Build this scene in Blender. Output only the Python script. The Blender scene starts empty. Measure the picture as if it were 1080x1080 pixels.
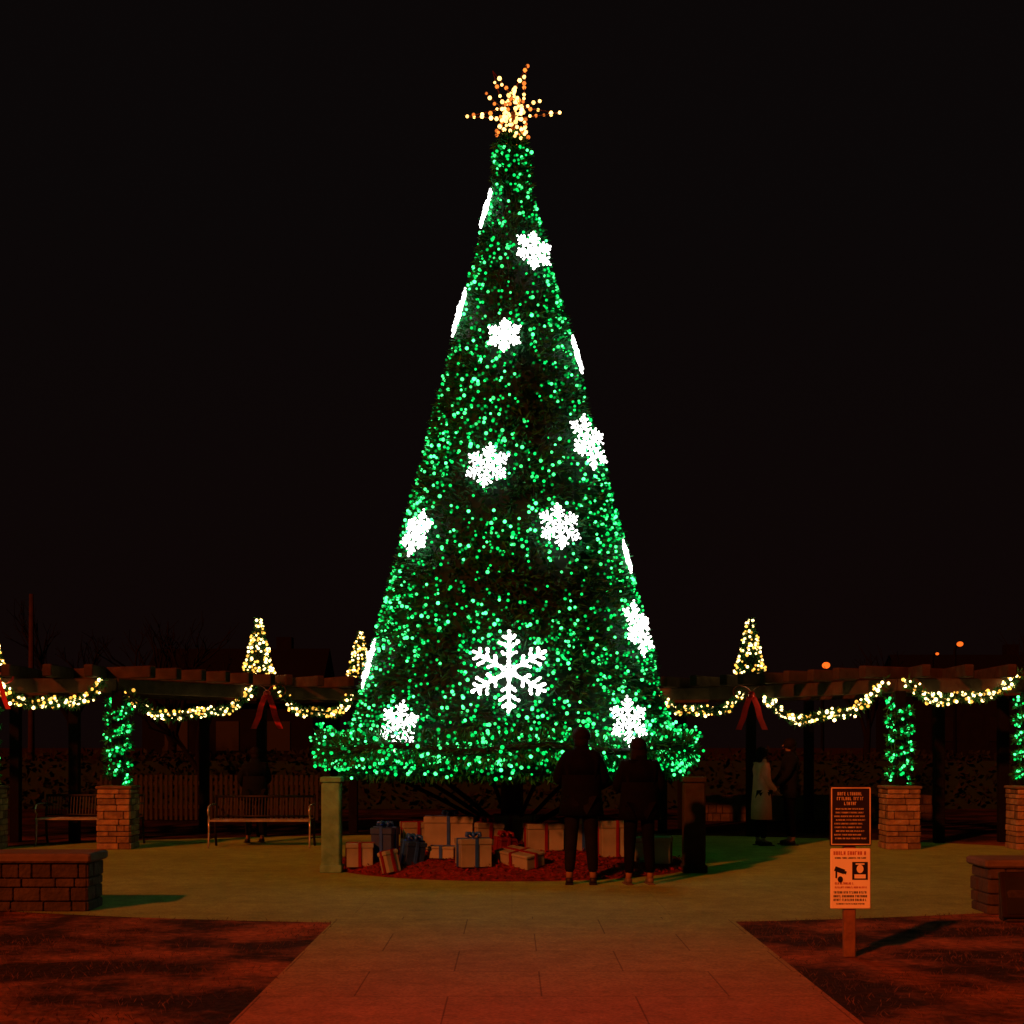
import bpy, math, random
from mathutils import Vector, Matrix, noise, Euler
random.seed(7)
S = bpy.context.scene
COL = S.collection
R = random.random
def U(a, b): return a + (b - a) * random.random()

# ------------------------------------------------------------ materials
def nodes_of(name):
    m = bpy.data.materials.new(name); m.use_nodes = True
    nt = m.node_tree; nt.nodes.clear()
    return m, nt, nt.nodes, nt.links
def mat(name, c1, c2=None, scale=8.0, rough=0.8, bump=0.0, island=0.0, metal=0.0, detail=6, bscale=None, spec=0.3):
    m, nt, N, L = nodes_of(name)
    out = N.new('ShaderNodeOutputMaterial'); b = N.new('ShaderNodeBsdfPrincipled')
    L.new(b.outputs[0], out.inputs[0])
    b.inputs['Roughness'].default_value = rough; b.inputs['Metallic'].default_value = metal
    b.inputs['Specular IOR Level'].default_value = spec
    c2 = c2 or tuple(x * 0.6 for x in c1)
    tc = N.new('ShaderNodeTexCoord'); nz = N.new('ShaderNodeTexNoise')
    nz.inputs['Scale'].default_value = scale; nz.inputs['Detail'].default_value = detail
    L.new(tc.outputs['Object'], nz.inputs['Vector'])
    rp = N.new('ShaderNodeValToRGB')
    rp.color_ramp.elements[0].position = .35; rp.color_ramp.elements[1].position = .65
    rp.color_ramp.elements[0].color = (*c2, 1); rp.color_ramp.elements[1].color = (*c1, 1)
    L.new(nz.outputs['Fac'], rp.inputs[0])
    col = rp.outputs[0]
    if island:
        g = N.new('ShaderNodeNewGeometry'); mr = N.new('ShaderNodeMapRange')
        mr.inputs['To Min'].default_value = 1 - island; mr.inputs['To Max'].default_value = 1 + island * .6
        L.new(g.outputs['Random Per Island'], mr.inputs['Value'])
        hs = N.new('ShaderNodeHueSaturation'); L.new(mr.outputs[0], hs.inputs['Value']); L.new(col, hs.inputs['Color'])
        col = hs.outputs[0]
    L.new(col, b.inputs['Base Color'])
    if bump:
        n2 = N.new('ShaderNodeTexNoise'); n2.inputs['Scale'].default_value = bscale or scale * 3
        n2.inputs['Detail'].default_value = 8; L.new(tc.outputs['Object'], n2.inputs['Vector'])
        bp = N.new('ShaderNodeBump'); bp.inputs['Strength'].default_value = bump; bp.inputs['Distance'].default_value = .03
        L.new(n2.outputs['Fac'], bp.inputs['Height']); L.new(bp.outputs[0], b.inputs['Normal'])
    return m
def emat(name, c, s, vary=0.0):
    m, nt, N, L = nodes_of(name)
    out = N.new('ShaderNodeOutputMaterial'); e = N.new('ShaderNodeEmission')
    e.inputs['Color'].default_value = (*c, 1); e.inputs['Strength'].default_value = s
    if vary:
        g = N.new('ShaderNodeNewGeometry'); mr = N.new('ShaderNodeMapRange')
        mr.inputs['To Min'].default_value = s * (1 - vary); mr.inputs['To Max'].default_value = s * (1 + vary)
        L.new(g.outputs['Random Per Island'], mr.inputs['Value']); L.new(mr.outputs[0], e.inputs['Strength'])
    L.new(e.outputs[0], out.inputs[0]); return m

M = {}
M['needle'] = mat('needle_green', (.007, .15, .040), (.003, .07, .019), 3, .7, island=.5)
M['core'] = mat('tree_inner', (.002, .014, .005), None, 4, .9)
M['hedgeleaf'] = mat('hedge_leaf', (.006, .009, .004), (.003, .005, .002), 3, .9, island=.5)
M['bark'] = mat('bark', (.03, .022, .016), None, 12, .9, .4)
M['wire'] = mat('wire_green', (.003, .02, .01), None, 5, .6)
M['g_hi'] = emat('green_bulb_bright', (.055, 1, .205), 3.7, .6)
M['g_mid'] = emat('green_bulb', (.003, .78, .11), 1.7, .5)
M['g_lo'] = emat('green_bulb_dim', (.001, .36, .05), .8, .5)
M['w_led'] = emat('white_led', (1, .99, .93), 8.0, .2)
M['w_tube'] = emat('white_frame_glow', (.85, .95, .88), 1.4)
M['y_hi'] = emat('warm_bulb_bright', (1, .70, .24), 7.0, .5)
M['y_mid'] = emat('warm_bulb', (1, .46, .06), 2.4, .5)
M['o_hi'] = emat('star_bulb', (1, .52, .13), 4.6, .5)
M['o_lo'] = emat('star_bulb_dim', (1, .22, .03), 1.6, .5)
M['lampglow'] = emat('street_lamp_glow', (1, .13, .012), 1.6)
M['starframe'] = mat('star_frame', (.16, .05, .02), None, 8, .5, metal=.6)
M['stone'] = mat('stone', (.27, .20, .13), (.15, .11, .08), 9, .9, .7, island=.55)
M['stonedark'] = mat('stone_dark', (.065, .047, .035), (.040, .030, .023), 9, .9, .7, island=.3)
M['mortar'] = mat('mortar', (.04, .03, .024), None, 30, .95, .4)
M['cap'] = mat('capstone', (.13, .09, .07), (.09, .065, .05), 7, .85, .4)
M['conc'] = mat('post_concrete', (.13, .36, .33), (.07, .22, .19), 6, .85, .4)  # left bed post, green light from the tree put into its colour
M['concdark'] = mat('post_dark', (.028, .024, .018), (.015, .012, .010), 6, .85, .4)  # right bed post, shade put into its colour
M['timber'] = mat('timber', (.050, .030, .019), (.022, .013, .008), 5, .85, .4, island=.5)
M['dtimber'] = mat('dark_timber', (.004, .003, .0025), None, 5, .9, .3, spec=.1)
M['signwood'] = mat('sign_post_wood', (.22, .11, .06), (.14, .07, .04), 10, .8, .4)
M['metal'] = mat('bench_metal', (.005, .005, .006), (.004, .004, .005), 10, .5, spec=.25)
M['metalseat'] = mat('bench_seat_metal', (.42, .42, .46), (.26, .26, .29), 10, .25, metal=.5, spec=.9)  # paler than the other bench metal: seat highlights painted into the colour
M['mulch'] = mat('mulch', (.19, .012, .008), (.07, .005, .003), 18, .95, .9, bscale=40)
M['mulchchip'] = mat('mulch_chips', (.20, .013, .008), (.08, .006, .003), 18, .95, island=.6)
M['paperw'] = mat('paper_white', (.24, .30, .36), (.15, .19, .23), 3, .5)
M['paperb'] = mat('paper_blue', (.012, .05, .28), None, 5, .45)
M['paperr'] = mat('paper_red', (.13, .010, .013), None, 5, .45)
M['ribr'] = mat('ribbon_red', (.16, .008, .010), None, 5, .35)
M['ribb'] = mat('ribbon_blue', (.015, .09, .70), None, 5, .35)
M['bowred'] = mat('bow_red', (.55, .014, .014), (.36, .008, .008), 8, .4)
M['signbrown'] = mat('sign_brown', (.018, .011, .010), None, 5, .5)
M['signtan'] = mat('sign_lettering', (.85, .70, .60), None, 5, .5)
M['signwhite'] = mat('sign_white', (.90, .90, .86), (.82, .82, .78), 6, .45)
M['signblack'] = mat('sign_black', (.012, .010, .010), None, 5, .5)
M['signred'] = mat('sign_red', (.50, .03, .02), None, 5, .5)
M['plaque'] = mat('plaque_bronze', (.03, .02, .018), None, 10, .4, metal=.4)
M['skin'] = mat('skin', (.20, .12, .08), (.16, .09, .06), 8, .6)
M['black'] = mat('cloth_black', (.003, .003, .003), None, 8, .9, spec=.05)
M['navy'] = mat('cloth_navy', (.004, .006, .010), None, 8, .9, spec=.1)
M['denim'] = mat('cloth_denim', (.005, .006, .008), None, 12, .9, spec=.1)
M['tan'] = mat('cloth_tan', (.85, .30, .28), (.70, .24, .22), 8, .85)
M['hair'] = mat('hair_dark', (.006, .004, .003), None, 30, .8, spec=.1)
M['shoe'] = mat('shoe_dark', (.008, .007, .007), None, 8, .6)
M['shoel'] = mat('shoe_light', (.12, .10, .09), None, 8, .5)
M['white_p'] = mat('picket_paint', (.010, .009, .008), None, 8, .7)
M['darkwall'] = mat('house_wall', (.003, .0022, .002), None, 3, .9, spec=.1)
M['roof'] = mat('house_roof', (.002, .0015, .0015), None, 6, .9, spec=.1)
M['glass'] = mat('window_glass', (.003, .003, .004), None, 3, .4)
M['grassb'] = mat('grass_blades', (.17, .07, .03), (.055, .028, .012), 2, .9, island=.5)
M['pole'] = mat('pole_wood', (.025, .010, .007), None, 5, .9)

# ------------------------------------------------------------ mesh helper
class MB:
    def __init__(s): s.v = []; s.f = []; s.m = []; s.mats = []; s.smooth = []
    def mi(s, key):
        if key not in s.mats: s.mats.append(key)
        return s.mats.index(key)
    def add(s, vs, fs, key, sm=False):
        o = len(s.v); s.v += [tuple(v) for v in vs]; k = s.mi(key)
        for f in fs: s.f.append(tuple(i + o for i in f)); s.m.append(k); s.smooth.append(sm)
    def box(s, c, d, key, rot=None, bev=0.0):
        hx, hy, hz = d[0] / 2, d[1] / 2, d[2] / 2
        if bev <= 0:
            vs = [Vector((x, y, z)) for z in (-hz, hz) for y in (-hy, hy) for x in (-hx, hx)]
            fs = [(0, 2, 3, 1), (4, 5, 7, 6), (0, 1, 5, 4), (2, 6, 7, 3), (0, 4, 6, 2), (1, 3, 7, 5)]
        else:
            b = min(bev, hx * .9, hy * .9, hz * .9)
            def oct8(z):
                return [Vector(p) for p in [(-hx + b, -hy, z), (hx - b, -hy, z), (hx, -hy + b, z), (hx, hy - b, z), (hx - b, hy, z), (-hx + b, hy, z), (-hx, hy - b, z), (-hx, -hy + b, z)]]
            def ins(z): return [Vector((p.x * (hx - b) / hx, p.y * (hy - b) / hy, z)) for p in oct8(z)]
            vs = ins(-hz) + oct8(-hz + b) + oct8(hz - b) + ins(hz)
            fs = [tuple(reversed(range(8))), tuple(range(24, 32))]
            for k in range(3):
                for i in range(8):
                    j = (i + 1) % 8; fs.append((k * 8 + i, k * 8 + j, k * 8 + 8 + j, k * 8 + 8 + i))
        c = Vector(c)
        if rot is not None:
            Rm = rot if isinstance(rot, Matrix) else Euler(rot).to_matrix()
            vs = [Rm @ v for v in vs]
        s.add([v + c for v in vs], fs, key)
    def tube(s, pts, rad, key, n=8, cap=True, sm=True, closed=False):
        pts = [Vector(p) for p in pts]; m = len(pts)
        if not isinstance(rad, (list, tuple)): rad = [rad] * m
        vs = []; prev = None
        for i, p in enumerate(pts):
            if closed: t = pts[(i + 1) % m] - pts[i - 1]
            else: t = pts[min(i + 1, m - 1)] - pts[max(i - 1, 0)]
            if t.length < 1e-9: t = Vector((0, 0, 1))
            t.normalize()
            if prev is None:
                a = Vector((0, 0, 1)) if abs(t.z) < .9 else Vector((1, 0, 0))
                u = t.cross(a).normalized()
            else:
                u = (prev - t * prev.dot(t))
                u = u.normalized() if u.length > 1e-6 else t.orthogonal().normalized()
            prev = u; w = t.cross(u)
            for k in range(n):
                a = 2 * math.pi * k / n
                vs.append(p + (u * math.cos(a) + w * math.sin(a)) * rad[i])
        fs = []
        for i in range(m if closed else m - 1):
            for k in range(n):
                a = i * n + k; b = i * n + (k + 1) % n; c = ((i + 1) % m) * n + (k + 1) % n; d = ((i + 1) % m) * n + k
                fs.append((a, b, c, d))
        if cap and not closed: fs.append(tuple(reversed(range(n)))); fs.append(tuple((m - 1) * n + k for k in range(n)))
        s.add(vs, fs, key, sm)
    def loft(s, rings, key, n=16, sm=True, cap=True):
        vs = []; fs = []
        for (cx, cy, z, rx, ry) in rings:
            for k in range(n):
                a = 2 * math.pi * k / n; vs.append((cx + rx * math.cos(a), cy + ry * math.sin(a), z))
        m = len(rings)
        for i in range(m - 1):
            for k in range(n): fs.append((i * n + k, i * n + (k + 1) % n, (i + 1) * n + (k + 1) % n, (i + 1) * n + k))
        if cap: fs.append(tuple(reversed(range(n)))); fs.append(tuple((m - 1) * n + k for k in range(n)))
        s.add(vs, fs, key, sm)
    def ball(s, c, r, key, seg=8, rings=5, sc=(1, 1, 1)):
        c = Vector(c); vs = [c + Vector((0, 0, r * sc[2]))]
        for i in range(1, rings):
            t = math.pi * i / rings
            for k in range(seg):
                a = 2 * math.pi * k / seg
                vs.append(c + Vector((r * sc[0] * math.sin(t) * math.cos(a), r * sc[1] * math.sin(t) * math.sin(a), r * sc[2] * math.cos(t))))
        vs.append(c - Vector((0, 0, r * sc[2]))); fs = []
        for k in range(seg): fs.append((0, 1 + k, 1 + (k + 1) % seg))
        for i in range(rings - 2):
            for k in range(seg):
                a = 1 + i * seg + k; b = 1 + i * seg + (k + 1) % seg; fs.append((a, a + seg, b + seg, b))
        l = len(vs) - 1; o = 1 + (rings - 2) * seg
        for k in range(seg): fs.append((l, o + (k + 1) % seg, o + k))
        s.add(vs, fs, key, True)
    def bulb(s, c, r, key):
        s.ball(c, r, key, 6, 4)
    def leaf(s, p, d, l, w, key):
        d = d.normalized(); sd = d.cross(Vector((U(-1, 1), U(-1, 1), U(-1, 1))))
        if sd.length < 1e-4: return
        sd.normalize(); q = p + d * l * .45
        s.add([p, q + sd * w, p + d * l, q - sd * w], [(0, 1, 2, 3)], key)
    def merge_mesh(s, me, key):
        s.add([v.co.copy() for v in me.vertices], [tuple(p.vertices) for p in me.polygons], key, True)
    def obj(s, name, parent=None, loc=(0, 0, 0), **kw):
        me = bpy.data.meshes.new(name); me.from_pydata(s.v, [], s.f)
        for k in s.mats: me.materials.append(M[k])
        me.polygons.foreach_set('material_index', s.m); me.polygons.foreach_set('use_smooth', s.smooth)
        me.update(); o = bpy.data.objects.new(name, me); COL.objects.link(o); o.location = loc
        if parent: o.parent = parent
        for k, v in kw.items(): o[k] = v
        return o
def thing(name, label, cat, loc=(0, 0, 0), rz=0, group=None):
    e = bpy.data.objects.new(name, None); COL.objects.link(e); e.empty_display_size = .2
    e.location = loc; e.rotation_euler = (0, 0, rz); e['label'] = label; e['category'] = cat
    if group: e['group'] = group
    return e
def tag(o, label, cat, group=None):
    o['label'] = label; o['category'] = cat
    if group: o['group'] = group
    return o
def copy_thing(e, loc, rz=None, label=None, scale=None):
    n = e.copy(); COL.objects.link(n); n.location = loc
    if rz is not None: n.rotation_euler = (0, 0, rz)
    if label: n['label'] = label
    if scale: n.scale = (scale,) * 3
    for c in list(e.children):
        cc = c.copy(); COL.objects.link(cc); cc.parent = n
        for g in list(c.children):
            gg = g.copy(); COL.objects.link(gg); gg.parent = cc
    return n

# ------------------------------------------------------------ ground
def ground_mat():
    m, nt, N, L = nodes_of('lawn')
    out = N.new('ShaderNodeOutputMaterial'); b = N.new('ShaderNodeBsdfPrincipled'); L.new(b.outputs[0], out.inputs[0])
    b.inputs['Roughness'].default_value = .95; b.inputs['Specular IOR Level'].default_value = .1
    tc = N.new('ShaderNodeTexCoord')
    n1 = N.new('ShaderNodeTexNoise'); n1.inputs['Scale'].default_value = .8; n1.inputs['Detail'].default_value = 7; n1.inputs['Roughness'].default_value = .65
    n2 = N.new('ShaderNodeTexNoise'); n2.inputs['Scale'].default_value = 14; n2.inputs['Detail'].default_value = 8
    for n in (n1, n2): L.new(tc.outputs['Object'], n.inputs['Vector'])
    r1 = N.new('ShaderNodeValToRGB'); r1.color_ramp.elements[0].position = .45; r1.color_ramp.elements[1].position = .63
    r1.color_ramp.elements[0].color = (.045, .022, .010, 1); r1.color_ramp.elements[1].color = (.42, .15, .06, 1)
    L.new(n1.outputs['Fac'], r1.inputs[0])
    mx = N.new('ShaderNodeMix'); mx.data_type = 'RGBA'; mx.blend_type = 'MULTIPLY'; mx.inputs[0].default_value = .8
    r2 = N.new('ShaderNodeValToRGB'); r2.color_ramp.elements[0].position = .3; r2.color_ramp.elements[1].position = .7
    r2.color_ramp.elements[0].color = (.3, .3, .3, 1)
    L.new(n2.outputs['Fac'], r2.inputs[0]); L.new(r1.outputs[0], mx.inputs[6]); L.new(r2.outputs[0], mx.inputs[7])
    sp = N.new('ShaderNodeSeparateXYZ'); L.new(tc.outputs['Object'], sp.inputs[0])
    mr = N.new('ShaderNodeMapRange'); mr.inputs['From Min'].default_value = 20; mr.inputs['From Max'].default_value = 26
    mr.inputs['To Min'].default_value = 1; mr.inputs['To Max'].default_value = .12; L.new(sp.outputs['Y'], mr.inputs['Value'])  # lawn darkens beyond the plaza: lamp falloff painted into the colour
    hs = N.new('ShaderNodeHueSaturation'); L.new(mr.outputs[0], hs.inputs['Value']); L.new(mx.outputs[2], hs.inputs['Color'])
    L.new(hs.outputs[0], b.inputs['Base Color'])
    bp = N.new('ShaderNodeBump'); bp.inputs['Strength'].default_value = .8; bp.inputs['Distance'].default_value = .05
    L.new(n2.outputs['Fac'], bp.inputs['Height']); L.new(bp.outputs[0], b.inputs['Normal']); return m
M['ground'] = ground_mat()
def pave_mat(name, joints):
    m, nt, N, L = nodes_of(name)
    out = N.new('ShaderNodeOutputMaterial'); b = N.new('ShaderNodeBsdfPrincipled'); L.new(b.outputs[0], out.inputs[0])
    b.inputs['Roughness'].default_value = .85; b.inputs['Specular IOR Level'].default_value = .2
    tc = N.new('ShaderNodeTexCoord')
    n1 = N.new('ShaderNodeTexNoise'); n1.inputs['Scale'].default_value = .8; n1.inputs['Detail'].default_value = 8; n1.inputs['Roughness'].default_value = .7
    L.new(tc.outputs['Object'], n1.inputs['Vector'])
    def ramp(a, c):
        r1 = N.new('ShaderNodeValToRGB'); r1.color_ramp.elements[0].position = .3; r1.color_ramp.elements[1].position = .7
        r1.color_ramp.elements[0].color = (*a, 1); r1.color_ramp.elements[1].color = (*c, 1); L.new(n1.outputs['Fac'], r1.inputs[0]); return r1.outputs[0]
    green_lit = ramp((.16, .24, .050), (.24, .36, .085))  # olive paving colour with the tree's green light put into it
    col = green_lit
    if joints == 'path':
        base_red = ramp((.31, .125, .055), (.42, .17, .075))
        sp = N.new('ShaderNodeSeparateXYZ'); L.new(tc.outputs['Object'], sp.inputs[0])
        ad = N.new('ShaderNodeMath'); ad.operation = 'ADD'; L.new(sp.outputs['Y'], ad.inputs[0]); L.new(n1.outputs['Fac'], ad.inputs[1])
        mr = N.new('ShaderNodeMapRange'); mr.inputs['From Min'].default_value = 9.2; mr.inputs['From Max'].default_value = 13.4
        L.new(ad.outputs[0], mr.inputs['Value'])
        m0 = N.new('ShaderNodeMix'); m0.data_type = 'RGBA'; L.new(mr.outputs[0], m0.inputs[0]); L.new(base_red, m0.inputs[6]); L.new(green_lit, m0.inputs[7]); col = m0.outputs[2]  # red path turns green towards the plaza: painted falloff of the tree light
    n2 = N.new('ShaderNodeTexNoise'); n2.inputs['Scale'].default_value = 45; n2.inputs['Detail'].default_value = 6
    L.new(tc.outputs['Object'], n2.inputs['Vector'])
    n3 = N.new('ShaderNodeTexNoise'); n3.inputs['Scale'].default_value = 4; n3.inputs['Detail'].default_value = 8; n3.inputs['Roughness'].default_value = .75
    L.new(tc.outputs['Object'], n3.inputs['Vector'])
    mx = N.new('ShaderNodeMix'); mx.data_type = 'RGBA'; mx.blend_type = 'OVERLAY'; mx.inputs[0].default_value = .7
    L.new(col, mx.inputs[6]); L.new(n2.outputs['Fac'], mx.inputs[7])
    my = N.new('ShaderNodeMix'); my.data_type = 'RGBA'; my.blend_type = 'OVERLAY'; my.inputs[0].default_value = .7
    L.new(mx.outputs[2], my.inputs[6]); L.new(n3.outputs['Fac'], my.inputs[7])
    col = my.outputs[2]
    br = N.new('ShaderNodeTexBrick'); mp = N.new('ShaderNodeMapping')
    if joints == 'path':
        mp.inputs['Location'].default_value = (-.19, -.1, 0)
        br.inputs['Brick Width'].default_value = 1.2; br.inputs['Row Height'].default_value = 1.0; br.inputs['Mortar Size'].default_value = .007
    else:
        br.inputs['Brick Width'].default_value = 1.5; br.inputs['Row Height'].default_value = 1.5; br.inputs['Mortar Size'].default_value = .004
        br.offset = 0
    br.inputs['Scale'].default_value = 1; br.inputs['Mortar Smooth'].default_value = .5
    br.inputs['Color1'].default_value = (1, 1, 1, 1); br.inputs['Color2'].default_value = (.97, .97, .97, 1); br.inputs['Mortar'].default_value = (.5, .45, .45, 1) if joints == 'path' else (.7, .7, .7, 1)
    L.new(tc.outputs['Object'], mp.inputs[0]); L.new(mp.outputs[0], br.inputs['Vector'])
    m2 = N.new('ShaderNodeMix'); m2.data_type = 'RGBA'; m2.blend_type = 'MULTIPLY'; m2.inputs[0].default_value = 1
    L.new(col, m2.inputs[6]); L.new(br.outputs['Color'], m2.inputs[7]); L.new(m2.outputs[2], b.inputs['Base Color'])
    bp = N.new('ShaderNodeBump'); bp.inputs['Strength'].default_value = .45; bp.inputs['Distance'].default_value = .012
    L.new(n2.outputs['Fac'], bp.inputs['Height']); L.new(bp.outputs[0], b.inputs['Normal']); return m
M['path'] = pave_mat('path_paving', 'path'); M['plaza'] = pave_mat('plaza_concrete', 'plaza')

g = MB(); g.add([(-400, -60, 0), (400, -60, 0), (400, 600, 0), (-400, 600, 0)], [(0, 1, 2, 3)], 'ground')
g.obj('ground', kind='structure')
g = MB(); n = 96
g.add([(9.2 * math.cos(2 * math.pi * i / n), 19.2 + 6.4 * math.sin(2 * math.pi * i / n), .004) for i in range(n)], [tuple(range(n))], 'plaza')
g.obj('plaza', kind='structure')
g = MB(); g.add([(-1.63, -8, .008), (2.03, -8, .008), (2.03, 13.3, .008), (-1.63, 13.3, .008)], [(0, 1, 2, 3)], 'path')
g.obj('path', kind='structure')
g = MB()
for i in range(34000):
    x = U(-6.5, 7); y = 7.2 + 7 * R() ** 1.1
    if -1.66 < x < 2.06: 
        if R() < .975: continue
        x = random.choice([U(-1.70, -1.58), U(1.98, 2.10)])
    if (x / 9.2) ** 2 + ((y - 19.2) / 6.4) ** 2 < 1.0: continue
    if noise.noise(Vector((x * 1.1, y * 1.1, 3))) < U(-.5, .25): continue
    a = U(0, 6.28); d = Vector((math.cos(a) * .7, math.sin(a) * .7, U(.4, 1.2)))
    g.leaf(Vector((x, y, 0)), d, U(.02, .06), .003, 'grassb')
g.obj('grass', kind='stuff')

def bed_z(x, y):
    r = math.hypot(x, y - 19.2) / 2.45
    return .03 + .32 * max(0, 1 - r * r)
g = MB(); vs = []; fs = []; NR = 14; NS = 64
for i in range(NR + 1):
    for k in range(NS):
        r = 2.45 * i / NR; a = 2 * math.pi * k / NS; x = r * math.cos(a); y = 19.2 + r * math.sin(a)
        z = bed_z(x, y) + .03 * noise.noise(Vector((x * 3, y * 3, 0))) if i < NR else .0
        vs.append((x, y, z))
for i in range(NR):
    for k in range(NS): fs.append((i * NS + k, (i + 1) * NS + k, (i + 1) * NS + (k + 1) % NS, i * NS + (k + 1) % NS))
g.add(vs, fs, 'mulch', True)
for i in range(5000):
    a = U(math.pi, 2 * math.pi); r = U(.6, 2.55); x = r * math.cos(a); y = 19.2 + r * math.sin(a)
    g.leaf(Vector((x, y, bed_z(x, y) + .01)), Vector((U(-1, 1), U(-1, 1), U(0, .5))), U(.03, .08), .01, 'mulchchip')
g.obj('mulch_bed', kind='structure')

# ------------------------------------------------------------ Christmas tree
def rad(z): return .21 + (9.30 - z) * .260
tree = thing('christmas_tree', 'towering cone christmas tree covered in green lights', 'christmas tree', (0, 19.2, 0))
Z0, Z1 = 1.2, 9.85
def crad(z): return rad(z) if z < 9.1 else .262 - .03 * (z - 9.1) if z < 9.7 else .245 * max(.25, (9.98 - z) / .28)
g = MB(); g.loft([(0, 0, z, max(.02, crad(z) - .14), max(.02, crad(z) - .14)) for z in [1.22 + (9.8 - 1.22) * i / 24 for i in range(25)]], 'core', 40)
for i in range(18500):
    if i > 17500: z = U(9.0, 9.85)
    else: t = R(); z = Z0 + (Z1 - Z0) * (1 - math.sqrt(1 - t * .995))
    a = U(0, 2 * math.pi)
    lump = noise.noise(Vector((math.cos(a) * 3, math.sin(a) * 3, z * 1.6)))
    r = crad(z) - .12 + lump * .08 + U(0, .05); p = Vector((r * math.cos(a), r * math.sin(a), z))
    o = Vector((math.cos(a), math.sin(a), U(-.5, .35)))
    for k in range(3):
        d = o + Vector((U(-.8, .8), U(-.8, .8), U(-.6, .6)))
        g.leaf(p, d, U(.06, .16), U(.008, .02), 'needle')
for i in range(5000):
    a = U(0, 6.283); r = U(1.2, 2.35); p = Vector((r * math.cos(a), r * math.sin(a), 1.25))
    g.leaf(p, Vector((U(-.5, .5), U(-.5, .5), -1)), U(.05, .14), .015, 'needle')
g.obj('crown', tree)
g = MB(); g.tube([(0, 0, .2), (0, 0, 1.0), (0, 0, 1.3)], [.16, .15, .14], 'bark', 12)
g.obj('trunk', tree)
for k in range(8):
    a = k * math.pi / 4 + .2; g = MB()
    g.tube([(.15 * math.cos(a), .15 * math.sin(a), .45), (1.0 * math.cos(a), 1.0 * math.sin(a), .9), (1.7 * math.cos(a), 1.7 * math.sin(a), 1.24)], .03, 'dtimber', 6)
    g.obj('strut', tree)
NSEC = 28
pts = [[] for _ in range(NSEC)]
cnt = 0
while cnt < 7000:
    if cnt < 260: z = U(8.6, 9.62)
    else: t = R(); z = Z0 + .05 + (9.5 - Z0) * (1 - math.sqrt(1 - t * .99))
    a = U(0, 2 * math.pi)
    q = Vector((math.cos(a) * rad(z) * 1.6, math.sin(a) * rad(z) * 1.6, z * 1.6))
    nn = noise.noise(q) * .95 + noise.noise(q * 2.9) * .75 + .16 * math.sin(z * 5.2 + a) + (.35 if z < 2.1 else 0) + (.25 if z > 8 else 0)
    if cnt >= 260 and nn < U(-.65, .32): continue
    r = crad(z) - U(-.03, .06)
    pts[int(a / (2 * math.pi) * NSEC) % NSEC].append((z, r, a, nn)); cnt += 1
for s_ in range(NSEC):
    g = MB(); L_ = sorted(pts[s_]); allp = []
    for (z, r, a, nn) in L_:
        p = Vector((r * math.cos(a), r * math.sin(a), z)); x = R() - nn * .12
        k = 'g_hi' if x < .26 else ('g_mid' if x < .70 else 'g_lo')
        g.bulb(p, U(.012, .021) * (1.2 if k == 'g_hi' else 1), k); allp.append(p * 1.0)
    g.tube(allp, .004, 'wire', 3, cap=False)
    g.obj('light_string', tree)

# star topper: open forked arms set with separate amber bulbs
st = thing('star_topper', 'starburst tree topper outlined in glowing amber bulbs', 'star', (0, 19.2, 9.45))
g = MB(); c = Vector((0.02, 0, .70)); g.tube([(0, 0, .1), c], .03, 'starframe', 8)
b = MB(); rs = random.Random(11)
def arm(d, sp, nb, both=True, big=1.0):
    d = Vector(d); u = Vector((-d.z, 0, d.x)).normalized() if abs(d.y) < .4 else Vector((1, 0, 0))
    for sgn in ((-1, 1) if both else (1,)):
        base = c + d * .18 + u * sgn * sp; tip = c + d
        g.tube([base, tip], .006, 'starframe', 4)
        for i in range(nb + 1):
            f = i / nb
            if sgn > 0 and both and f > .85: continue
            if rs.random() < .08: continue
            p = base.lerp(tip, f) + Vector([rs.uniform(-1, 1) for _ in range(3)]) * .02
            b.bulb(p, rs.uniform(.018, .030) * big, 'o_hi' if rs.random() < .62 else 'o_lo')
arm((-.63, 0, -.06), .07, 5); arm((.62, 0, -.01), .07, 5)
arm((.18, 0, .64), .10, 7); arm((-.28, 0, .56), .10, 7)
arm((-.24, -.05, -.34), .08, 5); arm((.20, -.05, -.36), .08, 5)
arm((0, -.5, .1), .08, 6); arm((0, .5, .05), .08, 6); arm((.34, .2, .22), .06, 4, False); arm((-.38, -.2, .18), .06, 4, False)
for i in range(48):
    b.bulb(c + Vector((rs.uniform(-.18, .18), rs.uniform(-.18, .18), rs.uniform(-.44, .26))), rs.uniform(.018, .030), 'o_hi' if rs.random() < .6 else 'o_lo')
g.obj('frame', st); b.obj('light_string', st)

# snowflakes
def snow_mesh(Rr, big):
    g = MB(); b = MB()
    def seg(p, q, n, k=1.0):
        g.tube([p, q], .013 if big else .005, 'w_tube', 5)
        for i in range(n + 1): b.bulb(p.lerp(q, i / n) + Vector((U(-1, 1), U(-1, 1), U(-1, 1))) * .007, (U(.011, .019) if not big else U(.018, .028)) * k, 'w_led')
    for k in range(6):
        a = k * math.pi / 3 + math.pi / 6
        d = Vector((math.cos(a), 0, math.sin(a))); pr = Vector((-math.sin(a), 0, math.cos(a)))
        seg(d * .02, d * Rr, 9 if not big else 14)
        for f, l in ((.38, .30), (.58, .34), (.78, .16)) if not big else ((.38, .20), (.6, .28), (.8, .18)):
            for sg in (-1, 1): seg(d * Rr * f, d * Rr * (f + l * .5) + pr * sg * Rr * l * .8, 4, .9)
        d2 = Vector((math.cos(a + math.pi / 3), 0, math.sin(a + math.pi / 3)))
        if not big: seg(d * Rr * .32, d2 * Rr * .32, 3, .9)
        else: seg(d * Rr * .18, d2 * Rr * .18, 1)
    return g, b
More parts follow.
